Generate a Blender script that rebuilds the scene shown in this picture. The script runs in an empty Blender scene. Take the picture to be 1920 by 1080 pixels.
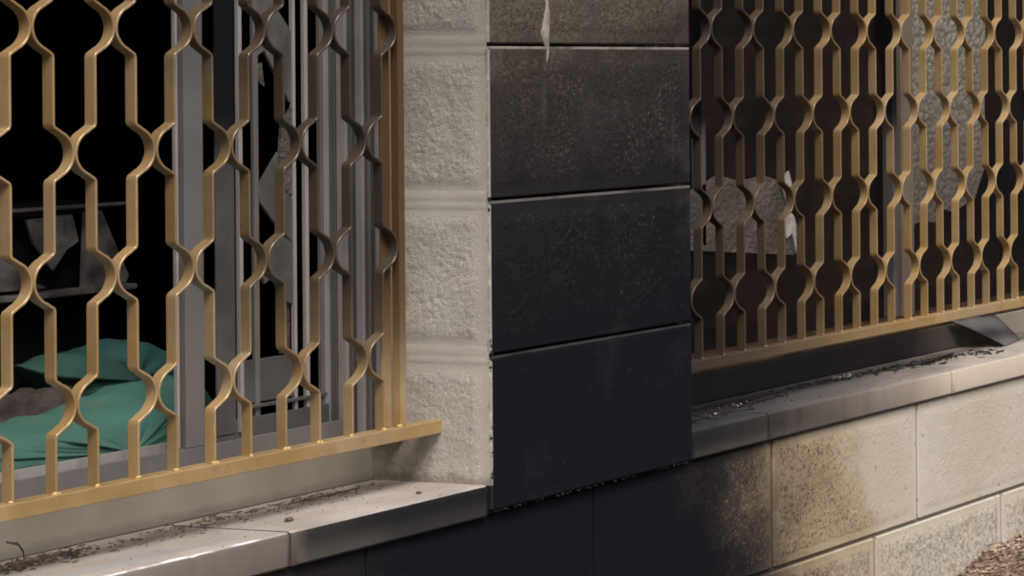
import bpy, bmesh, math, random
from mathutils import Vector, Matrix, noise

random.seed(7)
sc = bpy.context.scene
C = sc.collection
rad = math.radians

# ------------------------------------------------------------------ camera
F_PX, PX, PY, IMW, IMH = 4439.755, 3049.3, 112.67, 1920.0, 1080.0
YAW, PITCH, ROLL = 1.30131479, 0.00112988, -0.00867516
d = Vector((math.sin(YAW) * math.cos(PITCH), math.cos(YAW) * math.cos(PITCH), math.sin(PITCH)))
r0 = Vector((math.cos(YAW), -math.sin(YAW), 0.0))
u0 = r0.cross(d)
rr = r0 * math.cos(ROLL) + u0 * math.sin(ROLL)
uu = -r0 * math.sin(ROLL) + u0 * math.cos(ROLL)
cam_d = bpy.data.cameras.new('camera')
cam = bpy.data.objects.new('camera', cam_d)
C.objects.link(cam)
M = Matrix.Identity(4)
for i in range(3):
    M[i][0], M[i][1], M[i][2] = rr[i], uu[i], -d[i]
M.translation = Vector((-2.54818, -2.22315, -0.03487))
cam.matrix_world = M
cam_d.sensor_width = 36.0
cam_d.sensor_fit = 'HORIZONTAL'
cam_d.lens = F_PX / IMW * 36.0
cam_d.shift_x = -(PX - IMW / 2) / IMW
cam_d.shift_y = -(IMH / 2 - PY) / IMW
cam_d.clip_start = 0.05
cam_d.clip_end = 400
sc.camera = cam

# ------------------------------------------------------------------ world, sun, exposure
SUN_EL, SUN_AZ = 54.0, 236.0            # azimuth measured from +X anticlockwise: front-left of the facade
world = bpy.data.worlds.new('World')
sc.world = world
world.use_nodes = True
wn = world.node_tree
sky = wn.nodes.new('ShaderNodeTexSky')
sky.sky_type = 'NISHITA'
sky.sun_disc = False
sky.sun_elevation = rad(SUN_EL)
sky.sun_rotation = rad(90 - SUN_AZ)
sky.air_density = 1.0
sky.dust_density = 6.0
sky.ozone_density = 1.0
wn.links.new(sky.outputs[0], wn.nodes['Background'].inputs[0])
wn.nodes['Background'].inputs[1].default_value = 0.10
sun_d = bpy.data.lights.new('sun', 'SUN')
sun_d.energy = 2.2
sun_d.angle = rad(25)
sun_d.color = (1.0, 0.94, 0.86)
sun = bpy.data.objects.new('sun', sun_d)
C.objects.link(sun)
sv = Vector((math.cos(rad(SUN_EL)) * math.cos(rad(SUN_AZ)), math.cos(rad(SUN_EL)) * math.sin(rad(SUN_AZ)), math.sin(rad(SUN_EL))))
sun.rotation_euler = (-sv).to_track_quat('-Z', 'Y').to_euler()
sun.location = sv * 20
sc.view_settings.view_transform = 'Standard'
sc.view_settings.look = 'None'
sc.view_settings.exposure = 0.22
sc.view_settings.gamma = 1.0
sc.view_settings.use_curve_mapping = False
sc.cycles.filter_width = 1.9
sc.cycles.max_bounces = 8


# ------------------------------------------------------------------ material helpers
class NT:
    def __init__(self, name):
        self.m = bpy.data.materials.new(name)
        self.m.use_nodes = True
        self.t = self.m.node_tree
        self.b = self.t.nodes['Principled BSDF']
        geo = self.t.nodes.new('ShaderNodeNewGeometry')
        sep = self.t.nodes.new('ShaderNodeSeparateXYZ')
        self.t.links.new(geo.outputs['Position'], sep.inputs[0])
        self.P = geo.outputs['Position']
        self.X, self.Y, self.Z = sep.outputs

    def plug(self, sock, v):
        if v is None:
            return
        if isinstance(v, (int, float)):
            sock.default_value = v
        elif isinstance(v, (tuple, list)):
            sock.default_value = (*v, 1.0) if len(v) == 3 and len(sock.default_value) == 4 else v
        else:
            self.t.links.new(v, sock)

    def math(self, op, a, b=None, c=None, clamp=False):
        n = self.t.nodes.new('ShaderNodeMath')
        n.operation = op
        n.use_clamp = clamp
        for s, v in zip(n.inputs, (a, b, c)):
            self.plug(s, v)
        return n.outputs[0]

    def add(self, a, b): return self.math('ADD', a, b)
    def sub(self, a, b): return self.math('SUBTRACT', a, b)
    def mul(self, a, b): return self.math('MULTIPLY', a, b)
    def mx(self, a, b): return self.math('MAXIMUM', a, b)
    def mn(self, a, b): return self.math('MINIMUM', a, b)

    def rng(self, v, a, b, lo=0.0, hi=1.0, smooth=True):
        n = self.t.nodes.new('ShaderNodeMapRange')
        n.interpolation_type = 'SMOOTHSTEP' if smooth else 'LINEAR'
        n.clamp = True
        for s, x in zip(n.inputs[:5], (v, a, b, lo, hi)):
            self.plug(s, x)
        return n.outputs[0]

    def noise(self, scale, detail=3, rough=0.55, dist=0.0, vec=None, sx=None):
        n = self.t.nodes.new('ShaderNodeTexNoise')
        n.inputs['Scale'].default_value = scale
        n.inputs['Detail'].default_value = detail
        n.inputs['Roughness'].default_value = rough
        n.inputs['Distortion'].default_value = dist
        v = vec if vec is not None else self.P
        if sx is not None:
            mp = self.t.nodes.new('ShaderNodeMapping')
            mp.inputs['Scale'].default_value = sx
            self.t.links.new(v, mp.inputs[0])
            v = mp.outputs[0]
        self.t.links.new(v, n.inputs['Vector'])
        return n.outputs[0]

    def voro(self, scale, feature='F1'):
        n = self.t.nodes.new('ShaderNodeTexVoronoi')
        n.feature = feature
        n.inputs['Scale'].default_value = scale
        self.t.links.new(self.P, n.inputs['Vector'])
        return n.outputs[0]

    def mix(self, f, a, b):
        n = self.t.nodes.new('ShaderNodeMix')
        n.data_type = 'RGBA'
        self.plug(n.inputs[0], f)
        self.plug(n.inputs[6], a)
        self.plug(n.inputs[7], b)
        return n.outputs[2]

    def ramp(self, f, stops, interp='LINEAR'):
        n = self.t.nodes.new('ShaderNodeValToRGB')
        e = n.color_ramp.elements
        n.color_ramp.interpolation = interp
        while len(e) < len(stops):
            e.new(0.5)
        for el, (p, c) in zip(e, stops):
            el.position = p
            el.color = (*c, 1.0)
        self.plug(n.inputs[0], f)
        return n.outputs[0]

    def bump(self, h, dist, strength=1.0):
        n = self.t.nodes.new('ShaderNodeBump')
        n.inputs['Distance'].default_value = dist
        n.inputs['Strength'].default_value = strength
        self.plug(n.inputs['Height'], h)
        self.t.links.new(n.outputs[0], self.b.inputs['Normal'])

    def out(self, color, rough=0.8, spec=0.3, metal=0.0):
        self.plug(self.b.inputs['Base Color'], color)
        self.plug(self.b.inputs['Roughness'], rough)
        self.plug(self.b.inputs['Specular IOR Level'], spec)
        self.plug(self.b.inputs['Metallic'], metal)
        return self.m


def mat_jamb(rough=True):
    n = NT('painted_block' if rough else 'painted_block_margin')
    big = n.noise(7, 3)
    fine = n.noise(240, 3)
    c = n.mix(n.rng(big, .35, .65), (.485, .465, .43), (.56, .535, .49))
    c = n.mix(n.rng(fine, .52, .72, 0, .30), c, (.27, .245, .205))
    # darker grey towards the top
    top_tone = n.rng(n.add(n.Z, n.mul(n.sub(n.noise(9, 3), .5), .25)), -.46, .24, 0, .58)
    c = n.mix(top_tone, c, (.19, .178, .165))
    # brown stain low in the reveal, with the bar's shadow painted into its colour
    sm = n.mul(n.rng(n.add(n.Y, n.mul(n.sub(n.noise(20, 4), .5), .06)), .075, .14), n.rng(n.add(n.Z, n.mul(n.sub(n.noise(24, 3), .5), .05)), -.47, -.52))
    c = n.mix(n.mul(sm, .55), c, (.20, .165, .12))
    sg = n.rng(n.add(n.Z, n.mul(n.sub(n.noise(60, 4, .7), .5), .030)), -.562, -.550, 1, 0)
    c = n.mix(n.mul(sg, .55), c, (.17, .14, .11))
    # soot licking round the arris and thin streaks off the joints
    ar = n.rng(n.add(n.Y, n.mul(n.sub(n.noise(60, 4, .7), .5), -.022)), .0015, .0050, 1, 0)
    c = n.mix(n.mul(ar, .38), c, (.045, .042, .042))
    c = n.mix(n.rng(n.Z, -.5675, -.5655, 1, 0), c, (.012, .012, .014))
    if rough:
        n.bump(n.add(n.noise(260, 4, .65, .8), n.mul(n.noise(620, 2), .5)), .0024, .75)
    else:
        n.bump(n.noise(60, 3, .5, .5, sx=(1, .3, 1)), .0012, .5)
    return n.out(c, .82, .25)


def soot_pillar_color(n, speck=1.0):
    z = n.add(n.Z, n.mul(n.sub(n.noise(6, 4, .6), .5), .10))
    z = n.add(z, n.mul(n.sub(n.noise(13, 5, .65, 1.2, sx=(1, 1, .5)), .5), .13))
    z = n.sub(z, n.mul(n.sub(n.X, .2), .18))
    t = n.rng(z, -.62, .30, 0, 1, smooth=False)
    c = n.ramp(t, [(0, (.0055, .0068, .0120)), (.20, (.0062, .0072, .0115)), (.38, (.0105, .0108, .0140)), (.50, (.021, .0195, .0225)),
                   (.60, (.036, .031, .031)), (.67, (.052, .043, .038)), (.72, (.118, .100, .078)), (1, (.15, .13, .10))])
    sp = n.rng(n.noise(210, 3, .7), .50, .70)
    sp = n.mul(sp, n.rng(n.noise(13, 4, .6), .40, .62, .15, 1.15))
    g = n.rng(n.Z, -.56, .05, .05, 1.0)
    c = n.mix(n.mul(n.mul(sp, g), .55 * speck), c, n.mix(g, (.05, .048, .05), (.20, .17, .135)))
    pale = n.mul(n.rng(n.noise(90, 2, .5), .68, .76), n.rng(n.noise(11, 3), .50, .62))
    c = n.mix(n.mul(pale, n.rng(n.Z, -.50, -.1, .16, .5)), c, (.24, .22, .20))
    dk = n.rng(n.noise(160, 3, .6, .8), .40, .58, .45, 0)
    c = n.mix(n.mul(dk, n.rng(n.Z, -.4, .05, .2, 1)), c, (.016, .014, .014))
    # rubbed and flaked places, pale scuffs and faint runs
    blot = n.rng(n.noise(8.5, 5, .65, .5), .52, .70)
    c = n.mix(n.mul(blot, .40), c, n.mix(g, (.018, .018, .021), (.085, .068, .072)))
    run = n.rng(n.noise(55, 3, .5, .3, sx=(1, 1, .05)), .62, .78, 0, .35)
    c = n.mix(n.mul(run, n.rng(n.noise(9, 2), .5, .6)), c, n.mix(g, (.022, .022, .026), (.10, .09, .085)))
    return n.mix(n.mul(n.rng(n.noise(34, 3, .75, 2.0), .72, .79), .5), c, n.mix(g, (.045, .045, .05), (.16, .15, .14)))


def mat_soot_block(rough=True):
    n = NT('sooty_block_face' if rough else 'sooty_block_margin')
    c = soot_pillar_color(n, 1.0 if rough else .15)
    k = n.rng(n.Z, -.54, -.12, .30, 1.0)
    if rough:
        h = n.add(n.noise(190, 4, .65, .5), n.mul(n.noise(620, 2), .4))
        n.bump(n.mul(h, k), .0028, .8)
    else:
        n.bump(n.noise(300, 3), .0006, .5)
    return n.out(c, .75, .10)


def mat_mortar_soot():
    n = NT('sooty_mortar')
    z = n.add(n.Z, n.mul(n.sub(n.noise(15, 3), .5), .06))
    t = n.rng(z, -.62, .05, 0, 1, smooth=False)
    c = n.ramp(t, [(0, (.020, .020, .024)), (.33, (.046, .045, .050)), (.63, (.15, .14, .135)), (1, (.33, .30, .275))])
    c = n.mix(n.rng(n.noise(12, 4, .6), .46, .66, 0, .75), c, (.022, .021, .022))
    n.bump(n.noise(160, 3), .0004, .4)
    return n.out(c, .85, .2)


def soot_wall_mask(n):
    """0 clean .. 1 black for the base wall: a plume centred under the pillar."""
    w = n.mul(n.sub(n.noise(5.5, 5, .62), .5), .34)
    f = n.mul(n.sub(n.noise(90, 3, .7), .5), .11)
    x = n.add(n.add(n.X, w), f)
    x = n.sub(x, n.mul(n.add(n.Z, .80), -.35))
    right = n.rng(x, .36, .97, 1, 0, smooth=True)
    left = n.rng(x, -.50, -.04, .56, 1, smooth=False)
    return n.mn(right, left)


def mat_wall_block(rough=True):
    n = NT('base_block_face' if rough else 'base_block_margin')
    m = soot_wall_mask(n)
    big = n.noise(5, 4)
    clean = n.mix(n.rng(big, .35, .65), (.52, .475, .40), (.565, .53, .475))
    clean = n.mix(n.rng(n.noise(2.2, 2, vec=None), .42, .60, 0, .40), clean, (.50, .44, .33))
    pits = n.rng(n.noise(95, 2, .5, .3), .66, .72)
    clean = n.mix(n.mul(pits, .55), clean, (.16, .145, .12))
    c = n.ramp(m, [(0, (.5, .47, .40)), (.10, (.46, .40, .30)), (.30, (.33, .265, .175)), (.50, (.165, .128, .088)), (.68, (.050, .041, .036)), (.84, (.018, .016, .018)), (.94, (.0085, .0088, .0130)), (1, (.0058, .0068, .0115))])
    c = n.mix(n.rng(m, .0, .14), clean, c)
    if rough:
        sp = n.rng(n.noise(230, 3, .7, .4), .50, .70)
        mid = n.mul(n.rng(m, .02, .35), n.rng(m, .62, .93, 1, .0))
        c = n.mix(n.mul(n.mul(sp, mid), .42), c, (.38, .30, .20))
        dk = n.rng(n.noise(200, 3, .65, .7), .36, .50, 1, 0)
        c = n.mix(n.mul(n.mul(n.mul(dk, n.rng(m, .04, .3)), n.rng(m, .66, .86, 1, 0)), .75), c, (.035, .028, .022))
        # the lowest course is left coarser: dark hollows
        low = n.mul(n.rng(n.Z, -.835, -.80, .55, 0), n.rng(m, .25, .6, 1, 0))
        c = n.mix(n.mul(n.rng(n.noise(110, 4, .6, 1.2), .40, .54, 1, 0), low), c, (.15, .14, .115))
        n.bump(n.add(n.noise(150, 4, .65, .8), n.mul(n.noise(480, 2), .35)), .003, .55)
    else:
        n.bump(n.noise(280, 3), .0007, .5)
    return n.out(c, .88, .10)


def mat_wall_mortar():
    n = NT('base_mortar')
    m = soot_wall_mask(n)
    c = n.ramp(m, [(0, (.20, .185, .16)), (.35, (.10, .085, .065)), (.75, (.022, .02, .02)), (1, (.011, .011, .013))])
    n.bump(n.noise(250, 3), .0008, .6)
    return n.out(c, .9, .15)


def mat_sill_top():
    n = NT('painted_sill_top')
    base = n.mix(n.rng(n.noise(9, 4), .35, .65), (.33, .30, .272), (.415, .38, .35))
    wash = n.rng(n.noise(6, 4, .6, .6, sx=(1, 3, 1)), .46, .60, 0, .85)
    wash = n.mul(wash, n.rng(n.Y, .10, .02))
    base = n.mix(n.mul(wash, n.rng(n.X, -.30, -.42)), base, (.30, .31, .345))
    # grime along the back of the ledge
    back = n.rng(n.add(n.Y, n.mul(n.sub(n.noise(12, 4), .5), .10)), .085, .17)
    base = n.mix(n.mul(back, .42), base, (.30, .265, .22))
    sm = n.rng(n.noise(11, 5, .65, 1.0, sx=(.5, 1.6, 1)), .50, .68, 0, .40)
    base = n.mix(sm, base, (.25, .22, .20))
    chip = n.mul(n.mul(n.rng(n.add(n.Y, n.mul(n.sub(n.noise(40, 3), .5), .012)), .012, .007), n.rng(n.X, -.30, -.34)), n.rng(n.noise(14, 3), .45, .55))
    base = n.mix(chip, base, (.72, .73, .76))
    sp = n.rng(n.noise(70, 4, .65), .60, .70, 0, .5)
    base = n.mix(n.mul(sp, n.rng(n.Y, .02, .14, .25, 1)), base, (.12, .10, .085))
    # fire side (right sill): soot laid over the ledge, thickest by the pillar and against the window
    w = n.mul(n.sub(n.noise(4.5, 5, .6, .8, sx=(1, 2.2, 1)), .5), .50)
    s = n.add(n.X, w)
    s = n.sub(s, n.mul(n.Y, 2.2))
    soot = n.mul(n.rng(s, .38, 1.14, 1, 0, smooth=False), n.rng(n.X, .35, .39))
    c = n.ramp(soot, [(0, (.47, .42, .37)), (.20, (.26, .23, .21)), (.45, (.115, .105, .10)), (.75, (.062, .060, .062)), (1, (.03, .03, .034))])
    c = n.mix(n.rng(soot, 0, .12), base, c)
    n.bump(n.noise(160, 4), .0012, .5)
    return n.out(c, .85, .12)


def mat_sill_face():
    n = NT('sill_front_face')
    w = n.mul(n.sub(n.noise(7, 4, .6), .5), .14)
    st = n.mul(n.sub(n.noise(26, 3, .6, sx=(1, 1, .06)), .5), .10)
    x = n.add(n.add(n.X, w), st)
    lowband = n.rng(n.Z, -.606, -.575, 1, 0)
    right = n.rng(x, .36, 1.12, 1, 0, smooth=False)
    left = n.add(n.rng(x, -.75, -.34, .19, .42, smooth=False), n.add(n.rng(n.add(n.X, n.mul(w, .25)), -.325, -.28, 0, .33), n.rng(n.X, -.27, -.10, 0, .30)))
    m = n.mn(right, left)
    c = n.ramp(m, [(0, (.52, .455, .385)), (.09, (.40, .35, .29)), (.18, (.28, .24, .205)), (.34, (.175, .155, .138)), (.49, (.10, .087, .078)), (.70, (.034, .031, .031)), (.85, (.018, .018, .019)), (1, (.0135, .0135, .016))])
    c = n.mix(n.mul(n.mul(lowband, n.rng(m, .35, .7)), n.rng(m, .85, 1.0, .30, .14)), c, (.20, .185, .175))
    n.bump(n.noise(220, 3), .0007, .5)
    return n.out(c, .88, .08)


def mat_subsill(right=False):
    n = NT('sooty_upstand' if right else 'painted_upstand')
    if right:
        x = n.add(n.X, n.mul(n.sub(n.noise(6, 3), .5), .2))
        c = n.ramp(n.rng(x, .5, 1.55), [(0, (.011, .011, .014)), (.5, (.017, .015, .017)), (.80, (.022, .019, .020)), (.93, (.10, .085, .075)), (1, (.34, .30, .26))])
        n.bump(n.noise(200, 3), .0006, .5)
        return n.out(c, .75, .12)
    c = n.mix(n.rng(n.noise(6, 3), .35, .65), (.275, .25, .21), (.325, .30, .255))
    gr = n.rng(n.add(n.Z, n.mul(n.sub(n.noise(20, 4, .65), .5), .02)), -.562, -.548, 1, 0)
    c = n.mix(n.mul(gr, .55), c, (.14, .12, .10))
    c = n.mix(n.rng(n.noise(90, 4, .7), .66, .74, 0, .6), c, (.12, .10, .085))
    n.bump(n.noise(260, 3), .0005, .5)
    return n.out(c, .6, .3)


def mat_gold(name='gold_paint', kl=.88, burnt=(.052, .040, .033)):
    n = NT(name)
    v = n.noise(16, 4, .6)
    c = n.mix(n.rng(v, .35, .65), (.37, .245, .110), (.46, .325, .165))
    streak = n.rng(n.noise(70, 3, .6, sx=(1, 1, .08)), .45, .65)
    c = n.mix(n.mul(streak, .35), c, (.42, .26, .085))
    # handling and weather: pale dust on some runs, dull brown on others
    c = n.mix(n.rng(n.noise(5, 3, .6), .50, .66, 0, .35), c, (.43, .36, .27))
    c = n.mix(n.rng(n.noise(150, 3, .6), .66, .72, 0, .6), c, (.16, .10, .05))
    grime = n.rng(n.noise(45, 4, .7), .54, .72)
    c = n.mix(n.mul(grime, .30), c, (.20, .14, .085))
    oi = n.t.nodes.new('ShaderNodeObjectInfo')
    c = n.mix(n.rng(oi.outputs['Random'], 0, 1, 0, .38), c, (.27, .18, .085))
    # smoke: on the left grille towards the pillar and upward, on the right grille next to the pillar
    wob = n.mul(n.sub(n.noise(6, 4, .6), .5), .22)
    l1 = n.rng(n.add(n.add(n.X, n.mul(n.Z, .33)), wob), -.54, -.19)
    l1 = n.mul(l1, n.rng(n.add(n.Z, wob), -.47, -.22))
    l1 = n.mul(l1, n.rng(n.X, .06, -.01, 0, 1))
    r1 = n.mul(n.rng(n.add(n.X, wob), .50, 1.10, 1, 0), n.rng(n.X, .2, .25))
    low = n.mul(n.rng(n.add(n.X, n.mul(wob, .5)), .42, .80, 1, 0), n.rng(n.X, .2, .25))
    s = n.mx(n.mul(l1, kl), n.mx(n.mul(r1, .88), low))
    s = n.sub(1.0, n.math('POWER', n.sub(1.0, s), 1.7))
    c = n.mix(s, c, burnt)
    n.bump(n.add(n.noise(300, 3), n.mul(n.noise(60, 2), .6)), .0004, .5)
    return n.out(c, n.rng(grime, 0, 1, .33, .55), .5, .15)


def mat_alu(name='grey_aluminium', col=(.195, .186, .182), burnt=.3):
    n = NT(name)
    c = n.mix(n.rng(n.noise(9, 4, .6), .4, .65, 0, burnt), col, tuple(x * .38 for x in col))
    c = n.mix(n.rng(n.noise(40, 4, .6, sx=(1, 1, .2)), .5, .75, 0, .4), c, (.13, .115, .11))
    if name.startswith('scorched'):
        c = n.mix(n.rng(n.add(n.Z, n.mul(n.sub(n.noise(14, 3), .5), .08)), -.16, -.09), c, (.006, .006, .008))
    n.bump(n.noise(160, 3), .0003, .4)
    return n.out(c, .5, .3, .1)


def mat_plain(name, c1, c2, scale=12, rough=.85, spec=.2, bscale=90, bd=.001):
    n = NT(name)
    c = n.mix(n.rng(n.noise(scale, 4, .6), .35, .65), c1, c2)
    n.bump(n.noise(bscale, 4, .6), bd, .6)
    return n.out(c, rough, spec)


def mat_green():
    n = NT('green_sheet')
    c = n.mix(n.rng(n.noise(5, 3), .35, .65), (.062, .158, .128), (.095, .212, .172))
    c = n.mix(n.rng(n.noise(26, 4, .6), .52, .75, 0, .4), c, (.05, .15, .13))
    c = n.mix(n.rng(n.noise(3, 2, sx=(1, 1, 3)), .52, .66, 0, .45), c, (.07, .25, .27))
    wv = n.noise(420, 1, sx=(1, 1, .3))
    n.bump(n.add(n.mul(n.noise(22, 4, .55, 1.0), 1.0), n.mul(wv, .05)), .006, .45)
    return n.out(c, .75, .15)


def mat_glass_frosted():
    n = NT('patterned_glass')
    v = n.voro(95, 'SMOOTH_F1')
    big = n.rng(n.add(n.Z, n.mul(n.sub(n.noise(7, 4), .5), .25)), -.42, .12)
    c = n.mix(big, (.085, .07, .06), (.36, .335, .285))
    c = n.mix(n.rng(v, .25, .55, 0, .55), c, (.10, .085, .07))
    n.bump(n.add(v, n.mul(n.noise(140, 3, .6, 1.0), .8)), .006, .9)
    return n.out(c, .16, .6)


def mat_glass_sooty():
    n = NT('sooty_glass')
    z = n.noise(9, 4, .6, .7)
    c = n.mix(n.rng(z, .35, .65), (.085, .088, .09), (.16, .158, .15))
    n.bump(n.noise(60, 3), .0006, .5)
    return n.out(c, .35, .5)


def mat_shard_glass():
    n = NT('smoked_frosted_glass')
    v = n.voro(120, 'SMOOTH_F1')
    c = n.mix(n.rng(n.noise(14, 4, .6), .35, .65), (.065, .057, .050), (.145, .128, .110))
    c = n.mix(n.rng(n.Z, -.30, -.19, 0, .45), c, (.10, .09, .08))
    n.bump(n.add(v, n.noise(120, 3, .6, 1.0)), .004, .8)
    return n.out(c, .3, .5)


MT = {}
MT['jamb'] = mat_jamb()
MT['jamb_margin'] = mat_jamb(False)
MT['soot_rough'] = mat_soot_block(True)
MT['soot_margin'] = mat_soot_block(False)
MT['soot_mortar'] = mat_mortar_soot()
MT['wall_rough'] = mat_wall_block(True)
MT['wall_margin'] = mat_wall_block(False)
MT['wall_mortar'] = mat_wall_mortar()
MT['sill_top'] = mat_sill_top()
MT['sill_face'] = mat_sill_face()
MT['upstand'] = mat_subsill()
MT['upstand_soot'] = mat_subsill(True)
MT['gold'] = mat_gold()
MT['gold_bar'] = mat_gold('gold_bar_paint', .25)
MT['gold_post'] = mat_gold('gold_post_paint', .85, (.095, .052, .024))
MT['bead'] = mat_plain('weld_bead_paint', (.50, .34, .13), (.62, .44, .20), 40, .35, .5)
MT['alu'] = mat_alu()
MT['alu_light'] = mat_alu('pale_aluminium', (.44, .415, .415), .25)
MT['alu_dark'] = mat_alu('scorched_aluminium', (.12, .114, .118), .5)
MT['cream'] = mat_plain('cream_seal', (.52, .46, .38), (.44, .38, .31), 12, .6)
MT['brown_frame'] = mat_plain('burnt_brown_frame', (.025, .014, .010), (.075, .042, .020), 10, .45, .4)
MT['dark'] = mat_plain('charred_plaster', (.006, .0055, .006), (.014, .012, .012), 3, .95, .05)
MT['green'] = mat_green()
MT['fabric'] = mat_plain('scorched_fabric', (.055, .045, .045), (.10, .085, .08), 30, .95, .1, 60, .006)
MT['char'] = mat_plain('charred_bits', (.008, .008, .009), (.03, .027, .025), 60, .8, .25)
MT['dirt'] = mat_plain('brown_dirt', (.07, .055, .042), (.16, .13, .10), 60, .95, .1)
MT['ash'] = mat_plain('pale_ash', (.30, .29, .28), (.48, .46, .44), 60, .95, .1)
MT['tan'] = mat_plain('smoked_cream_frame', (.20, .165, .135), (.14, .11, .09), 6, .7, .15)
MT['frost'] = mat_glass_frosted()
MT['glass'] = mat_glass_sooty()
MT['shard'] = mat_shard_glass()
MT['dim_glass'] = mat_plain('dim_room_glass', (.0040, .0032, .0045), (.015, .0085, .0080), 5, .22, .35, 14, .0010)
MT['cab'] = mat_plain('scorched_white_metal', (.07, .068, .07), (.22, .215, .215), 22, .6, .3)
MT['flap'] = mat_plain('grey_sheet_metal', (.085, .085, .092), (.16, .155, .158), 9, .6, .25)
MT['crumb'] = mat_plain('mortar_crumbs', (.014, .014, .018), (.040, .039, .042), 50, .9, .1)
MT['drip'] = mat_plain('grey_plaster', (.26, .235, .215), (.36, .33, .30), 60, .8, .25, 160, .002)


def mat_ground():
    n = NT('leaf_litter_soil')
    c = n.mix(n.rng(n.noise(30, 5, .65), .35, .65), (.17, .115, .088), (.32, .245, .195))
    c = n.mix(n.rng(n.noise(110, 3, .6), .55, .7), c, (.08, .05, .038))
    n.bump(n.noise(90, 5, .65, .8), .012, .8)
    return n.out(c, .95, .1)


MT['ground'] = mat_ground()
MT['litter'] = mat_plain('dry_grass', (.20, .13, .095), (.50, .40, .32), 22, .9, .1)


# ------------------------------------------------------------------ object helpers
def link(name, me, mat=None, parent=None):
    o = bpy.data.objects.new(name, me)
    C.objects.link(o)
    if mat is not None and not me.materials:
        for m in (mat if isinstance(mat, (list, tuple)) else [mat]):
            me.materials.append(m)
    if parent is not None:
        o.parent = parent
    return o


def thing(name, label, cat, group=None, loc=(0, 0, 0)):
    o = bpy.data.objects.new(name, None)
    C.objects.link(o)
    o.location = loc
    o.empty_display_size = .1
    o['label'] = label
    o['category'] = cat
    o['kind'] = 'thing'
    if group:
        o['group'] = group
    return o


def tag(o, label, cat, group=None):
    o['label'] = label
    o['category'] = cat
    o['kind'] = 'thing'
    if group:
        o['group'] = group
    return o


def mesh(name, verts, faces, mats=None, smooth=False):
    me = bpy.data.meshes.new(name)
    me.from_pydata([tuple(v) for v in verts], [], faces)
    if mats:
        me.polygons.foreach_set('material_index', mats)
    if smooth:
        me.polygons.foreach_set('use_smooth', [True] * len(me.polygons))
    me.update()
    return me


def box_data(x0, x1, y0, y1, z0, z1, b=0.0):
    """verts, faces of a box, its edges chamfered by b"""
    bm = bmesh.new()
    bmesh.ops.create_cube(bm, size=1)
    for v in bm.verts:
        v.co = Vector(((x0 + x1) / 2 + v.co.x * (x1 - x0), (y0 + y1) / 2 + v.co.y * (y1 - y0), (z0 + z1) / 2 + v.co.z * (z1 - z0)))
    if b > 0:
        bmesh.ops.bevel(bm, geom=bm.edges[:], offset=b, segments=2, affect='EDGES', profile=.5)
    vs = [v.co.copy() for v in bm.verts]
    bm.verts.index_update()
    fs = [[v.index for v in f.verts] for f in bm.faces]
    bm.free()
    return vs, fs


class MB:
    def __init__(self):
        self.v, self.f, self.m = [], [], []

    def put(self, vs, fs, mi=0):
        k = len(self.v)
        self.v += [Vector(v) for v in vs]
        self.f += [[i + k for i in f] for f in fs]
        self.m += [mi] * len(fs)
        return self

    def box(self, x0, x1, y0, y1, z0, z1, b=0.0, mi=0):
        return self.put(*box_data(x0, x1, y0, y1, z0, z1, b), mi)

    def build(self, name, mats, parent=None, smooth=False):
        return link(name, mesh(name, self.v, self.f, self.m, smooth), mats, parent)


def fbm(p, o=4):
    return noise.fractal(p, 1.0, 2.0, o)


# ------------------------------------------------------------------ blocks
def rough_face(w, h, m, seed, amp, step):
    """A grid over w x h: flat drafted margin of width m, rough raised panel inside. Returns (u, v, out) grid and per-cell panel flag."""
    def lines(L):
        a = [0, m * .5, m - .0025, m + .0015]
        k = max(2, int((L - 2 * m) / step))
        a += [m + .0015 + (L - 2 * m - .003) * i / k for i in range(1, k)]
        a += [L - m - .0015, L - m + .0025, L - m * .5, L]
        return a
    us, vs = lines(w), lines(h)
    P, F = [], []
    for j, v in enumerate(vs):
        for i, u in enumerate(us):
            e = min(u - m, w - m - u, v - m, h - m - v)
            o = 0.0
            if e > -.001:
                k = min(1, max(0, (e + .001) / .010))
                q = Vector((u * 55 + seed * 17.3, v * 55, seed * 3.1))
                wq = noise.noise(q * 1.7) * .7
                q2 = Vector((u * 185 + seed * 7.7 + wq, v * 150 + wq, seed))
                rid = 1 - 2.2 * abs(noise.noise(q2))
                o = .0005 + k * amp * (.25 + .12 * noise.noise(q) + .62 * rid * (.55 + .6 * noise.noise(q * .7)) + .30 * noise.noise(q2 * 2.3))
            P.append((u, v, o))
    nu = len(us)
    for j in range(len(vs) - 1):
        for i in range(nu - 1):
            cu, cv = (us[i] + us[i + 1]) / 2, (vs[j] + vs[j + 1]) / 2
            F.append(((j * nu + i, j * nu + i + 1, (j + 1) * nu + i + 1, (j + 1) * nu + i), min(cu - m, w - m - cu, cv - m, h - m - cv) > -.001))
    return P, F


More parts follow.
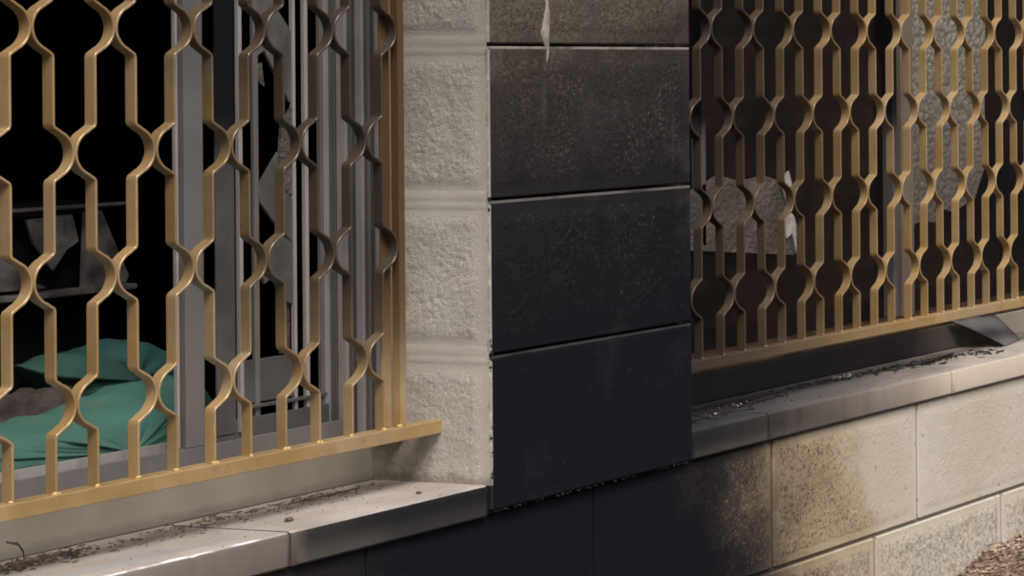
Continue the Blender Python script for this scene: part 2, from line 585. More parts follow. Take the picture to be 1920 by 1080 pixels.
def block_mesh(name, w, h, dep, seed, front=(0, 1), left=None, other=0, b=.0020, m=.0165, amp=.0022, step=.0027):
    """A concrete block, origin at its front left bottom corner, front face on y=0 looking to -y. front/left: (margin slot, panel slot)."""
    V, Fc, Mi, Sm = [], [], [], []

    def addgrid(P, F, fn, slots):
        k = len(V)
        V.extend(fn(*p) for p in P)
        for f, pan in F:
            Fc.append([i + k for i in f])
            Mi.append(slots[1] if pan else slots[0])
            Sm.append(True)

    def quad(pts, mi):
        k = len(V)
        V.extend(pts)
        Fc.append([k, k + 1, k + 2, k + 3])
        Mi.append(mi)
        Sm.append(False)

    P, F = rough_face(w - 2 * b, h - 2 * b, m, seed, amp, step)
    addgrid(P, F, lambda u, v, o: (b + u, -o, b + v), front)
    if left is not None:
        P, F = rough_face(dep - 2 * b, h - 2 * b, m, seed + 5, .0027, step)
        addgrid(P, F, lambda u, v, o: (-o, dep - b - u, b + v), left)
        le = left[0]
    else:
        quad([(0, dep - b, b), (0, b, b), (0, b, h - b), (0, dep - b, h - b)], other)
        le = other
    # chamfers
    quad([(0, b, b), (b, 0, b), (b, 0, h - b), (0, b, h - b)], le)
    quad([(w - b, 0, b), (w, b, b), (w, b, h - b), (w - b, 0, h - b)], front[0])
    quad([(b, 0, h - b), (w - b, 0, h - b), (w - b, b, h), (b, b, h)], front[0])
    quad([(b, b, 0), (w - b, b, 0), (w - b, 0, b), (b, 0, b)], front[0])
    quad([(0, dep - b, h - b), (0, b, h - b), (b, b, h), (b, dep - b, h)], le)
    quad([(b, dep - b, 0), (b, b, 0), (0, b, b), (0, dep - b, b)], le)
    quad([(w, b, b), (w, dep, b), (w, dep, h - b), (w, b, h - b)], other)
    quad([(b, b, h), (w - b, b, h), (w, dep, h), (b, dep, h)], other)
    quad([(b, b, 0), (b, dep, 0), (w, dep, 0), (w - b, b, 0)], other)
    quad([(w, dep, 0), (0, dep, 0), (0, dep, h), (w, dep, h)], other)
    me = bpy.data.meshes.new(name)
    me.from_pydata(V, [], Fc)
    me.polygons.foreach_set('material_index', Mi)
    me.polygons.foreach_set('use_smooth', Sm)
    me.update()
    return me


TOP = 0.80            # where the openings end, above the frame
PW, PD = 0.40, 0.27   # pillar width and depth
JG = 0.0055            # joint height

# ------------------------------------------------------------------ the pillar between the two windows
pillar = thing('block_pillar', 'soot blackened concrete block pillar standing between the two gold window grilles', 'pillar')
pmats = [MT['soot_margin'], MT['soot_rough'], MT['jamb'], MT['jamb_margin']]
pm = []
for s in range(4):
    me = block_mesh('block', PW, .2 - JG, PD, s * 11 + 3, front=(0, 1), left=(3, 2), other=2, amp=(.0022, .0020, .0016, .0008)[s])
    for m_ in pmats:
        me.materials.append(m_)
    pm.append(me)
for k in range(-3, 4):
    me = pm[3] if k == -3 else pm[k % 3]
    o = link('block', me, None, pillar)
    o.location = (0, 0, k * .2 + JG / 2 - (.002 if k == -3 else 0))
for k in range(-2, 5):
    z = k * .2
    MB().box(.0016, PW - .0016, .0004, PD - .002, z - JG / 2 - .0012, z + JG / 2 - .0036).build('mortar_joint', [MT['soot_mortar']], pillar)
    jm = MB()
    ny_ = 40
    J = [(-.0135, .0004), (-.011, -.0001), (-.0045, -.0002), (-.0025, .0001), (.0, .0), (.003, -.0003), (.006, -.0002), (.0115, -.0001), (.014, .0004)]
    V_ = [(x - .0001 + .0004 * noise.noise(Vector((dz * 90, j * .9, k * 5.0))), .0030 + (PD - .005) * j / ny_, z + dz + .0012 * noise.noise(Vector((dz * 40, j * .35, k * 9.0)))) for j in range(ny_ + 1) for dz, x in J]
    q_ = len(J)
    jm.put(V_, [(j * q_ + i, j * q_ + i + 1, (j + 1) * q_ + i + 1, (j + 1) * q_ + i) for j in range(ny_) for i in range(q_ - 1)])
    jm.build('mortar_joint', [MT['jamb_margin']], pillar, smooth=True)
# a run of grey plaster down the top block
V, Fc = [], []
pts = [(.100, .16, .0035), (.1015, .12, .0045), (.1045, .085, .0042), (.106, .062, .005), (.106, .045, .0068), (.1045, .028, .0088), (.103, .018, .0095), (.105, .008, .0068), (.1075, .001, .0040), (.109, -.006, .0026), (.1075, -.016, .0022), (.105, -.024, .0009)]
for i, (x, z, hw) in enumerate(pts):
    for k in range(7):
        a = -1 + 2 * k / 6
        V.append((x + hw * a + .0006 * noise.noise(Vector((i * 3.1, k * 1.7, 2))), -.0008 - .0042 * math.sqrt(max(0, 1 - a * a)) * (hw / .0095) ** .5 + .0020, z))
for i in range(len(pts) - 1):
    for k in range(6):
        a = i * 7 + k
        Fc.append((a, a + 1, a + 8, a + 7))
link('plaster_drip', mesh('plaster_drip', V, Fc, smooth=True), MT['drip'], pillar)
V, Fc = [], []
# crumbs of mortar clinging to the pillar's lower edge and left arris
def crumb(mb, p, s, flat=1.0, mi=0):
    vs = []
    for i in range(6):
        a = [(1, 0, 0), (-1, 0, 0), (0, 1, 0), (0, -1, 0), (0, 0, 1), (0, 0, -1)][i]
        vs.append(Vector(a) * s * random.uniform(.55, 1.2))
    q = Matrix.Rotation(random.uniform(0, 6.28), 3, Vector((random.uniform(-1, 1), random.uniform(-1, 1), random.uniform(-1, 1) + .01)).normalized())
    vs = [q @ v for v in vs]
    for v in vs:
        v.z *= flat
    mb.put([v + Vector(p) for v in vs], [(0, 2, 4), (2, 1, 4), (1, 3, 4), (3, 0, 4), (2, 0, 5), (1, 2, 5), (3, 1, 5), (0, 3, 5)], mi)


mb = MB()
for i in range(110):
    x = random.uniform(0.0, PW)
    crumb(mb, (x, random.uniform(.001, .006), -.6005 + random.uniform(-.0015, .001)), random.uniform(.0010, .0032), .8)
for i in range(30):
    z = random.choice([-.2, -.4, -.4, -.44, -.49, -.53, -.55]) + random.gauss(0, .012)
    crumb(mb, (random.uniform(.0005, .003), random.uniform(.0005, .003), z), random.uniform(.001, .0030), 1.6)
o = mb.build('mortar_crumbs', [MT['crumb']], pillar)
o['kind'] = 'stuff'

# ------------------------------------------------------------------ base wall under the sills
base = thing('base_wall', 'pale concrete block base wall below both sills, burnt black under the pillar', 'wall')
WY = .012
wmats = [MT['wall_margin'], MT['wall_rough']]
wm = []
for s in range(3):
    me = block_mesh('block', .4 - .006, .2 - .006, .19, s * 13 + 40,  front=(0, 1), left=None, other=0, amp=(.0012, .0010, .0024)[s], m=.014, b=.0022)
    for m_ in wmats:
        me.materials.append(m_)
    wm.append(me)
n_ = 0
for row, off in ((0, .604), (1, .877), (2, .604)):
    for k in range(-5, 5):
        o = link('block', wm[(n_ * 7 + row) % 2 if row == 0 else 2], None, base)
        o.location = (off + .4 * k + .003, WY, -.802 - .2 * row + .003)
        n_ += 1
for row in range(3):
    z = -.802 - .2 * row
    MB().box(-1.4, 2.5, WY + .004, WY + .18, z - .004, z + .004).build('mortar_joint', [MT['wall_mortar']], base)
mb = MB()
mb.box(-1.4, 2.5, WY + .0045, WY + .02, -1.2, -.602)
mb.build('mortar_bed', [MT['wall_mortar']], base)

# ------------------------------------------------------------------ sills
def sill(name, label, segs, y0, z0, z1, gap=.0032):
    t = thing(name, label, 'window sill', 'window sills')
    for a, b_ in segs:
        xa_, xb_ = a + gap / 2, b_ - gap / 2
        ns = max(12, int((xb_ - xa_) / .0035))
        V, F, Mi = [], [], []
        for i in range(ns + 1):
            x = xa_ + (xb_ - xa_) * i / ns
            e = .0012 * noise.noise(Vector((x * 45, z0 * 9, 1))) + .0006 * noise.noise(Vector((x * 210, 3, z1)))
            chip = max(0, noise.noise(Vector((x * 75, 8.3, z0 * 5))) - .46) * .006 + max(0, noise.noise(Vector((x * 190, 1.3, z0 * 5))) - .5) * .004
            e2 = .0008 * noise.noise(Vector((x * 60, 5, 7)))
            endr = .0025 if i in (0, ns) else 0
            V += [(x, .30, z1), (x, y0 + .05, z1 + e * .4), (x, y0 + .0050 + chip * 1.3 + endr, z1 - .0002 + e * .3), (x, y0 + .0020 + chip * .6 + e2 + endr, z1 - .0014 - chip * .6), (x, y0 + e2 * .6 + endr, z1 - .0046 - chip * 1.2), (x, y0 + e2 * .4 + endr, z0 + .0025), (x, y0 + .0022 + endr, z0), (x, .30, z0)]
        for i in range(ns):
            for k in range(7):
                q = i * 8 + k
                F.append((q, q + 1, q + 9, q + 8))
                Mi.append(0 if k < 3 else 1)
        F.append(tuple(range(7, -1, -1)))
        F.append(tuple(ns * 8 + k for k in range(8)))
        Mi += [1, 1]
        me = mesh('slab', V, F, Mi, smooth=False)
        me.polygons.foreach_set('use_smooth', [True] * (len(F) - 2) + [False, False])
        me.set_sharp_from_angle(angle=rad(38))
        o = link('slab', me, [MT['sill_top'], MT['sill_face']], t)
    return t


sl = sill('window_sill', 'pale painted stone sill left of the pillar, littered with dirt, its front edge sooty', [(-1.5, -.715), (-.715, -.315), (-.315, .0)], .003, -.606, -.5655)
sr = sill('window_sill', 'smoke stained stone sill right of the pillar, charred crumbs along its top', [(.4, .586), (.586, 1.103), (1.103, 1.62), (1.62, 2.4)], .003, -.5995, -.5585, .0026)

# upstands behind the sills, under the windows
t = thing('window_upstand', 'smooth beige ledge rising behind the left sill under the gold bar', 'ledge', 'ledges under the windows')
MB().box(-1.5, -.0005, .1835, .30, -.5652, -.519, .002).build('ledge_board', [MT['upstand']], t)
MB().box(-1.5, -.0008, .1855, .30, -.5186, -.5135, .001).build('seal_strip', [MT['alu']], t)
t = thing('window_upstand', 'burnt black ledge rising behind the right sill below the gold bar', 'ledge', 'ledges under the windows')
MB().box(.4005, 2.4, .172, .30, -.5582, -.512, .002).build('ledge_board', [MT['upstand_soot']], t)
MB().box(.4005, 2.4, .176, .30, -.5115, -.5065, .001).build('seal_strip', [MT['brown_frame']], t)


# ------------------------------------------------------------------ gold grilles
GY0, GY1 = .0790, .0935
PITCH_R = .1365
TH = .0028


def half_profile(amp):
    """(lateral, dz) from the touching point (0,0) to the vertical run (amp, ~.034)"""
    r = .0258
    pts = []
    for i in range(0, 9):
        a = rad(65) * i / 8
        pts.append((r * (1 - math.cos(a)), r * math.sin(a)))
    x0, z0 = pts[-1]
    x1, z1 = amp, .0315
    # straight flare, then a tight bend into the vertical
    bx, bz = amp - .0040, z0 + (z1 - z0) * (amp - .0040 - x0) / (amp - x0) * .80
    pts.append(((x0 + bx) / 2, (z0 + bz) / 2))
    pts.append((bx, bz))
    pts.append((amp - .0012, bz + .0017))
    pts.append((amp - .0002, bz + .0042))
    pts.append((amp, bz + .0068))
    return pts


def strip_path(side0, z_rows, amp, z_bot, z_top):
    """Centre line (x, z) of one bent strip about x=0. z_rows ascending; at row i it swings to side0 * (-1)^i."""
    prof = half_profile(amp)
    out = [(0.0, z_bot)]
    for i, zr in enumerate(z_rows):
        s = side0 * (-1) ** i
        low = [(s * (amp - x), zr - z) for x, z in reversed(prof)]
        up = [(s * (amp - x), zr + z) for x, z in prof[1:]]
        out += low + up
    out.append((0.0, z_top))
    return out


def strip_mesh(path, y0, y1, th, ch=.0006):
    V, Fc = [], []
    n = len(path)
    ring = 8
    for i, (x, z) in enumerate(path):
        a = path[max(0, i - 1)]
        b = path[min(n - 1, i + 1)]
        tx, tz = b[0] - a[0], b[1] - a[1]
        L = math.hypot(tx, tz) or 1
        nx, nz = tz / L, -tx / L
        h = th / 2
        for (o, y) in ((-h, y0 + ch), (-h + ch, y0), (h - ch, y0), (h, y0 + ch), (h, y1 - ch), (h - ch, y1), (-h + ch, y1), (-h, y1 - ch)):
            V.append((x + nx * o, y, z + nz * o))
    for i in range(n - 1):
        for k in range(ring):
            a = i * ring + k
            b = i * ring + (k + 1) % ring
            Fc.append((a, b, b + ring, a + ring))
    Fc.append(tuple(range(ring)))
    Fc.append(tuple((n - 1) * ring + k for k in reversed(range(ring))))
    me = mesh('strip', V, Fc)
    # smooth along the strip, edges kept by the chamfer faces
    me.polygons.foreach_set('use_smooth', [True] * len(me.polygons))
    me.set_sharp_from_angle(angle=rad(32))
    return me


def bead_mesh(mat):
    bm = bmesh.new()
    bmesh.ops.create_icosphere(bm, subdivisions=1, radius=.0036)
    for v in bm.verts:
        v.co = Vector((v.co.x * 1.2, v.co.y * .8, v.co.z * .75)) * (1 + .25 * noise.noise(v.co * 400))
    me = bpy.data.meshes.new('weld_bead')
    bm.to_mesh(me)
    bm.free()
    me.polygons.foreach_set('use_smooth', [True] * len(me.polygons))
    me.materials.append(mat)
    return me




def grille(label, x_touch_b, P, n_left, n_right, row_b, bar_z0, bar_z1, xa, xb, posts):
    """x_touch_b: a touching point of the lowest row (row_b); strips every P/2."""
    g = thing('window_grille', label, 'window grille', 'gold window grilles')
    rows = [row_b + PITCH_R * i for i in range(9)]
    top = rows[-1] + .09
    amp = P / 4 - TH / 2
    bead = bead_mesh(MT['bead'] if xa < 0 else MT['gold'])
    meshes = []
    for s in (1, -1):
        me = strip_mesh(strip_path(s, rows, amp, bar_z1 - .001, top), GY0, GY1, TH)
        me.materials.append(MT['gold'])
        meshes.append(me)
    for i in range(-n_left, n_right):
        x = x_touch_b - P / 4 + i * P / 2          # even i: lowest row swings right to touch its neighbour
        o = link('strip', meshes[0] if i % 2 == 0 else meshes[1], None, g)
        o.location = (x, 0, 0)
        b_ = link('weld_bead', bead, None, g)
        b_.location = (x - TH / 2 + random.uniform(-.001, .001), GY0 + .001, bar_z1 + .0008)
        b_.rotation_euler = (random.uniform(-.4, .4), random.uniform(-.4, .4), random.uniform(0, 6))
        if random.random() < .6:
            b2 = link('weld_bead', bead, None, g)
            b2.location = (x + TH / 2 + .001, GY0 + .0015, bar_z1 + .0002)
            b2.rotation_euler = (0, .3, random.uniform(0, 6))
            k = random.uniform(.6, 1.0)
            b2.scale = (k, k, k)
    MB().box(xa, xb, .0758, .0990, bar_z0, bar_z1, .0012).build('bottom_bar', [MT['gold_bar']], g)
    MB().box(xa, xb, .0758, .0990, top, top + .018, .0012).build('top_bar', [MT['gold']], g)
    for (p0, p1, q0, q1) in posts:
        MB().box(p0, p1, q0, q1, bar_z1, top, .0010).build('post', [MT['gold_post']], g)
        bb = link('weld_bead', bead, None, g)
        bb.location = (p0, q0 + .001, bar_z1 + .001)
        bb.scale = (1.3, 1.3, 1.1)
    return g


gl = grille('bent gold strip grille left of the pillar, sooty brown toward its post', -.1185, .1013, 19, 2, -.3915, -.5010, -.4835, -1.5, .001, [(-.0655, -.0555, .0805, .0925), (-.0820, -.0660, .0935, .0965)])
gr = grille('bent gold strip grille right of the pillar, blackened beside the pillar', .6075, .1030, 5, 24, -.3800, -.4870, -.4705, .3995, 2.4, [(.405, .415, .0805, .0925)])

# ------------------------------------------------------------------ left window: frame, mullion, sliding sash with broken glass
lw = thing('sliding_window', 'open grey aluminium sliding window with broken glass behind the left grille', 'window', 'burnt windows behind the grilles')
ZB, ZT = -.5130, TOP - .002
# right jamb of the frame: a ribbed profile standing on the reveal
fr = MB()
fr.box(-.006, -.0006, .135, .262, ZB, ZT, .0006)
jb = fr.build('frame', [MT['alu']], lw)
for (y0, y1, xo, mt) in ((.1355, .1425, -.016, 'cream'), (.1465, .1555, -.0095, 'alu_light'), (.158, .1605, -.0085, 'alu'), (.163, .1695, -.011, 'alu_light'), (.1790, .1835, -.0105, 'alu'), (.1880, .1985, -.0125, 'alu_light'), (.2070, .2105, -.010, 'alu'), (.2150, .2290, -.0120, 'alu_light'), (.2325, .2360, -.0105, 'alu'), (.246, .250, -.018, 'alu_light')):
    MB().box(xo, -.0062, y0, y1, ZB, ZT, .0006).build('rib', [MT[mt]], jb)
# bottom track: front wall of the frame, then rails
tr = MB()
tr.box(-1.5, -.03, .199, .203, ZB, -.4825, .0006)
tr.box(-1.5, -.03, .203, .262, ZB, -.509)
tk = tr.build('track', [MT['alu']], lw)
for y, zt in ((.222, -.494), (.2405, -.492), (.258, -.4815)):
    MB().box(-1.5, -.03, y, y + .003, -.509, zt, .0005).build('rail', [MT['alu_light']], tk)
# mullion
ml = MB()
ml.box(-.2740, -.2470, .1985, .2015, -.4822, ZT, .0008)
ml.box(-.2735, -.2705, .2015, .2120, -.4822, ZT, .0006)
ml.build('mullion', [MT['alu']], lw)
MB().box(-.2790, -.2755, .2055, .2110, -.4822, ZT, .0006).build('mullion_lip', [MT['alu_light']], lw)
# sash
sa = MB()
sa.box(-.1995, -.1715, .2300, .2325, -.480, ZT - .02, .0006)
sa.box(-.1745, -.1715, .2325, .2400, -.480, ZT - .02, .0006)
sh = sa.build('sash', [MT['alu_dark']], lw)
MB().box(-.1670, -.1615, .2270, .2330, -.480, ZT - .02, .0006).build('glazing_bead', [MT['alu_light']], sh)
MB().box(-.1560, -.1520, .2420, .2500, -.480, ZT - .02, .0006).build('glazing_bead', [MT['alu_dark']], sh)
MB().box(-.1330, -.1255, .2390, .2440, -.480, ZT - .02, .0006).build('glazing_bead', [MT['alu']], sh)
MB().box(-.0720, -.0680, .2380, .2440, -.480, ZT - .02, .0006).build('glazing_bead', [MT['alu_light']], sh)
MB().box(-.0535, -.0480, .2380, .2440, -.480, ZT - .02, .0006).build('stile', [MT['alu_light']], sh)
MB().box(-.0290, -.0235, .2380, .2440, -.480, ZT - .02, .0006).build('stile', [MT['alu']], sh)
br = MB()
br.box(-.1500, -.0690, .2400, .2430, -.4480, -.3980, .0008)
br.box(-.1500, -.0240, .2340, .2410, -.4540, -.4500, .0006)
br.box(-.1500, -.0690, .2430, .2540, -.3980, -.3950, .0006)
br.build('bottom_rail', [MT['alu_dark']], sh)
MB().box(-.1990, -.0240, .2315, .2340, -.4990, -.4640, .0006).build('kick_plate', [MT['alu_dark']], sh)
# glass left in the sash: jagged sheets around dark holes (x, z) outlines, 4 mm thick
GYL = .2405


def sheet(name, outline, y, th, mat, parent, tilt=0.0):
    n = len(outline)
    V = [(x, y + tilt * (x - outline[0][0]), z) for x, z in outline] + [(x, y + th + tilt * (x - outline[0][0]), z) for x, z in outline]
    F = [tuple(range(n)), tuple(range(2 * n - 1, n - 1, -1))]
    for i in range(n):
        j = (i + 1) % n
        F.append((i, i + n, j + n, j))
    return link(name, mesh(name, V, F), mat, parent)


gx0, gx1 = -.1262, -.0715
sheet('glass_shard', [(gx0, .79), (gx0, -.012), (gx0 + .012, -.004), (gx1 - .004, -.070), (gx1, -.072), (gx1, .02), (gx1 - .028, .056), (gx1, .075), (gx1, .79)], GYL, .004, MT['glass'], sh)
sheet('glass_shard', [(gx0, -.024), (gx0 + .010, -.020), (gx0 + .014, -.050), (gx0, -.040)], GYL + .002, .004, MT['shard'], sh)
sheet('glass_shard', [(gx1, -.076), (gx1, -.190), (gx1 - .010, -.186), (gx1 - .022, -.158), (gx1 - .016, -.100)], GYL, .004, MT['shard'], sh)
sheet('glass_shard', [(gx0, -.178), (gx1 - .022, -.134), (gx1 - .024, -.160), (gx1 - .001, -.196), (gx1 - .001, -.250), (gx1 - .030, -.222), (gx0 + .004, -.196)], GYL, .004, MT['glass'], sh)
sheet('glass_shard', [(gx0 + .002, -.272), (gx1 - .022, -.236), (gx1, -.252), (gx1, -.330), (gx1 - .020, -.322), (gx1 - .030, -.290), (gx0 + .010, -.300)], GYL, .004, MT['glass'], sh)
sheet('glass_shard', [(gx1 - .012, -.335), (gx1, -.300), (gx1, -.392), (gx1 - .014, -.392), (gx1 - .010, -.350)], GYL + .006, .004, MT['shard'], sh)

# ------------------------------------------------------------------ right window: brown frame with patterned glass
rw = thing('fixed_window', 'scorched window with patches of patterned glass behind the right grille', 'window', 'burnt windows behind the grilles')
fb = MB()
fb.box(.4005, 2.4, .196, .250, -.5062, -.4860, .0015)
fb.build('frame', [MT['brown_frame']], rw)
MB().box(.4005, 2.4, .188, .196, -.5010, -.4950, .001).build('frame_bead', [MT['brown_frame']], rw)
MB().box(1.252, 1.292, .196, .250, -.4855, ZT, .001).build('mullion', [MT['tan']], rw)
MB().box(1.238, 1.2515, .204, .245, -.4855, ZT, .001).build('mullion_lip', [MT['alu_dark']], rw)
MB().box(.402, .430, .196, .250, -.4855, ZT, .001).build('jamb_profile', [MT['alu_dark']], rw)
MB().box(.700, .7100, .205, .235, -.3150, ZT, .001).build('glazing_bar', [MT['alu_dark']], rw)


def jag(x0, x1, z0, z1, n, amp, seed):
    random.seed(seed)
    return [(x0 + (x1 - x0) * i / n + random.uniform(-amp, amp) * .4, z0 + (z1 - z0) * i / n + random.uniform(-amp, amp)) for i in range(n + 1)]


# patterned sheet right of the mullion, broken off along its foot and right side
out = [(1.2925, .79), (1.2925, -.300)] + jag(1.32, 1.53, -.325, -.290, 6, .012, 3) + jag(1.575, 1.580, -.22, .3, 7, .008, 4) + [(1.585, .79)]
sheet('patterned_pane', out, .216, .006, MT['frost'], rw)
# the piece hanging low beside the pillar, its bright broken edge a separate pale sheet
out = [(.640, -.228), (.640, -.3160), (.938, -.3475), (.945, -.335), (.930, -.30), (.925, -.25), (.905, -.222), (.86, -.210), (.80, -.216), (.74, -.204), (.69, -.222)]
sheet('patterned_pane', out, .205, .006, MT['shard'], rw)
sheet('broken_edge', [(.900, -.226), (.922, -.205), (.934, -.238), (.930, -.268), (.942, -.300), (.954, -.343), (.942, -.346), (.930, -.310), (.914, -.318), (.908, -.29), (.918, -.262)], .2005, .004, MT['ash'], rw)
random.seed(21)
# opaque dark panes, the dim reddish room behind put into their colour
sheet('dark_pane', [(.44, -.485), (1.236, -.485), (1.236, .79), (.44, .79)], .224, .004, MT['dim_glass'], rw)
sheet('dark_pane', [(1.292, -.485), (2.39, -.485), (2.39, .79), (1.292, .79)], .236, .004, MT['dim_glass'], rw)

# ------------------------------------------------------------------ the burnt room behind
def struct(name, o):
    o['kind'] = 'structure'
    return o


struct('floor', MB().box(-3, 5, .31, 4.2, -1.10, -1.0).build('room_floor', [MT['dark']]))
struct('ceiling', MB().box(-3, 5, .31, 4.2, 1.5, 1.6).build('room_ceiling', [MT['dark']]))
struct('wall', MB().box(-3, 5, 4.2, 4.3, -1.1, 1.6).build('room_back_wall', [MT['dark']]))
struct('wall', MB().box(-3.1, -3, .28, 4.3, -1.1, 1.6).build('room_side_wall', [MT['dark']]))
struct('wall', MB().box(5, 5.1, .28, 4.3, -1.1, 1.6).build('room_side_wall', [MT['dark']]))
struct('wall', MB().box(-3, 5, .202, .30, -1.1, -.6075).build('room_front_wall', [MT['dark']]))

# facade above and beside the openings (outside the picture)
up = thing('upper_wall', 'painted wall above the grilles and the windows', 'wall')
MB().box(-3, 5, .02, .27, TOP + .003, 1.9).build('wall_panel', [MT['jamb']], up)
MB().box(-3, -1.505, .02, .27, -.60, TOP).build('wall_panel', [MT['jamb']], up)
MB().box(2.405, 5, .02, .27, -.60, TOP).build('wall_panel', [MT['jamb']], up)
MB().box(-3, -1.405, .014, .2, -1.3, -.603).build('wall_panel', [MT['jamb']], up)
MB().box(2.505, 5, .014, .2, -1.3, -.603).build('wall_panel', [MT['jamb']], up)

# green sheets lying in the room behind the left window
def sack(name, label, outline, y0, y1, seed, hump):
    """A plump folded sheet: outline of its front (x, z), bulging between y0 and y1."""
    n = len(outline)
    cx = sum(p[0] for p in outline) / n
    cz = sum(p[1] for p in outline) / n
    dense = []
    for i in range(n):
        a, b_ = outline[i], outline[(i + 1) % n]
        k = 12
        for j in range(k):
            q = j / k
            dense.append((a[0] + (b_[0] - a[0]) * q, a[1] + (b_[1] - a[1]) * q))
    for _ in range(2):
        m = len(dense)
        dense = [((dense[i - 1][0] + 2 * dense[i][0] + dense[(i + 1) % m][0]) / 4, (dense[i - 1][1] + 2 * dense[i][1] + dense[(i + 1) % m][1]) / 4) for i in range(m)]
    m = len(dense)
    V, F = [], []
    rings = [(-1, .0), (-.98, .35), (-.92, .6), (-.78, .8), (-.5, .94), (0, 1.0), (.5, .93), (.8, .75), (.95, .4), (1, 0)]
    ym, yh = (y0 + y1) / 2, (y1 - y0) / 2
    for ri, (t_, k) in enumerate(rings):
        for i, (x, z) in enumerate(dense):
            q = Vector((x * 14 + seed, z * 22, t_ * 1.2))
            w = fbm(q, 3) * .006 + .0028 * (1 - 2 * abs(noise.noise(Vector((x * 24 + z * 30 + seed, z * 34 - x * 9, t_ * .8)))))
            V.append((cx + (x - cx) * k + w * .5, ym + t_ * yh + w * 1.6 * (1 if k > .01 else 0), cz + (z - cz) * k + w * k))
    for r in range(len(rings) - 1):
        for i in range(m):
            a, b_ = r * m + i, r * m + (i + 1) % m
            F.append((a, b_, b_ + m, a + m))
    o = link(name, mesh(name, V, F, smooth=True), MT['green'])
    return tag(o, label, 'green sheet', 'green sheets in the window')


sack('green_sheet', 'large green plastic sheet bundled low against the open window', [(-.56, -.462), (-.387, -.446), (-.282, -.436), (-.210, -.424), (-.150, -.417), (-.128, -.430), (-.090, -.490), (-.088, -.545), (-.14, -.575), (-.40, -.575), (-.62, -.575)], .272, .43, 3, .02)
sack('green_sheet', 'smaller green bundle heaped behind the larger green sheet', [(-.092, -.424), (-.040, -.405), (.012, -.412), (.045, -.403), (.085, -.405), (.125, -.425), (.165, -.465), (.165, -.52), (.04, -.56), (.0, -.505), (-.045, -.462)], .62, .72, 11, .02)
mb = MB()
random.seed(5)
for i in range(420):
    x, y = random.uniform(-.75, .35), random.uniform(.30, .95)
    z = -.58 + .07 * noise.noise(Vector((x * 5, y * 5, 1))) - .12 * abs(y - .55)
    crumb(mb, (x, y, z), random.uniform(.02, .06), .8)
mb.box(-.9, .5, .305, 1.0, -1.0, -.60)
o = mb.build('rubble', [MT['fabric']])
o['kind'] = 'stuff'
o['label'] = 'charred rubble heaped in the room below the window'
# lump of scorched cloth between the two green sheets
V = []
bm = bmesh.new()
bmesh.ops.create_icosphere(bm, subdivisions=4, radius=1)
for v in bm.verts:
    q = v.co.copy()
    v.co = Vector((-.205 + q.x * .105, .53 + q.y * .05, -.478 + q.z * .045)) + q * .030 * fbm(q * 3.2, 4) * .5
me = bpy.data.meshes.new('scorched_cloth')
bm.to_mesh(me)
bm.free()
me.polygons.foreach_set('use_smooth', [True] * len(me.polygons))
tag(link('scorched_cloth', me, MT['fabric']), 'heap of grey brown scorched cloth tucked beside the green sheets', 'cloth')

# scorched white cabinet at the back of the room
cb = thing('scorched_cabinet', 'burnt white cabinet with gaping doors in the dark room', 'cabinet')
Yc = .70
sheet('side_panel', [(.035, -.222), (.062, -.222), (.104, -.315), (.100, -.325), (.030, -.330)], Yc, .004, MT['cab'], cb)
sheet('door', [(-.30, -.232), (-.105, -.228), (-.085, -.25), (-.075, -.262), (-.062, -.300), (-.02, -.322), (-.30, -.318)], Yc + .003, .004, MT['cab'], cb)
sheet('door', [(-.048, -.228), (.020, -.224), (.030, -.262), (.012, -.272), (-.010, -.300), (-.038, -.262)], Yc + .004, .004, MT['cab'], cb)
MB().box(-.30, .118, Yc - .004, Yc + .02, -.2165, -.2125, .001).build('top_edge', [MT['cab']], cb)
MB().box(-.30, .108, Yc - .012, Yc + .02, -.335, -.327, .002).build('tray', [MT['cab']], cb)
MB().box(-.30, .1, Yc + .03, Yc + .30, -.34, -.21).build('carcass', [MT['dark']], cb)
MB().box(-.30, .1, Yc + .04, Yc + .30, -1.0, -.341).build('plinth', [MT['dark']], cb)

# ------------------------------------------------------------------ dirt and char on the sills
def litter_mesh(name, spots, mat, label, seed):
    random.seed(seed)
    mb = MB()
    for (x, y, z, sx, sy, n, s0, s1, flat) in spots:
        for i in range(n):
            crumb(mb, (x + random.gauss(0, sx), max(.012, y + random.gauss(0, sy)), z + random.uniform(0, s0 * .6)), random.uniform(s0, s1) * random.choice([.5, .8, 1]), flat)
    o = mb.build(name, [mat])
    o['kind'] = 'stuff'
    o['label'] = label
    return o


ZL, ZR = -.5655, -.5585
mb = MB()
random.seed(41)
for i in range(210):
    cx_, cy_, sx_, sy_ = random.choice([(.50, .078, .05, .014), (.62, .100, .06, .016), (.70, .112, .05, .012), (1.12, .112, .08, .016), (1.20, .10, .06, .014), (.90, .125, .10, .012), (1.33, .085, .05, .02)])
    x, y = cx_ + random.gauss(0, sx_), min(.165, max(.015, cy_ + random.gauss(0, sy_)))
    L, W_, a = random.uniform(.003, .011), random.uniform(.0012, .0045), random.uniform(0, 6.28)
    ca, sa_ = math.cos(a), math.sin(a)
    z = ZR + .0006
    tl = random.uniform(0, .0035)
    mb.put([(x - ca * L, y - sa_ * L, z), (x - sa_ * W_, y + ca * W_, z + tl * .6), (x + ca * L, y + sa_ * L, z + tl), (x + sa_ * W_, y - ca * W_, z + .0004),
            (x, y, z + tl * .5 + .0016)], [(0, 3, 4), (3, 2, 4), (2, 1, 4), (1, 0, 4), (0, 1, 2, 3)])
o = mb.build('char_flakes', [MT['char']])
o['kind'] = 'stuff'
o['label'] = 'thin curled flakes of charred paint on the right sill'
mb = MB()
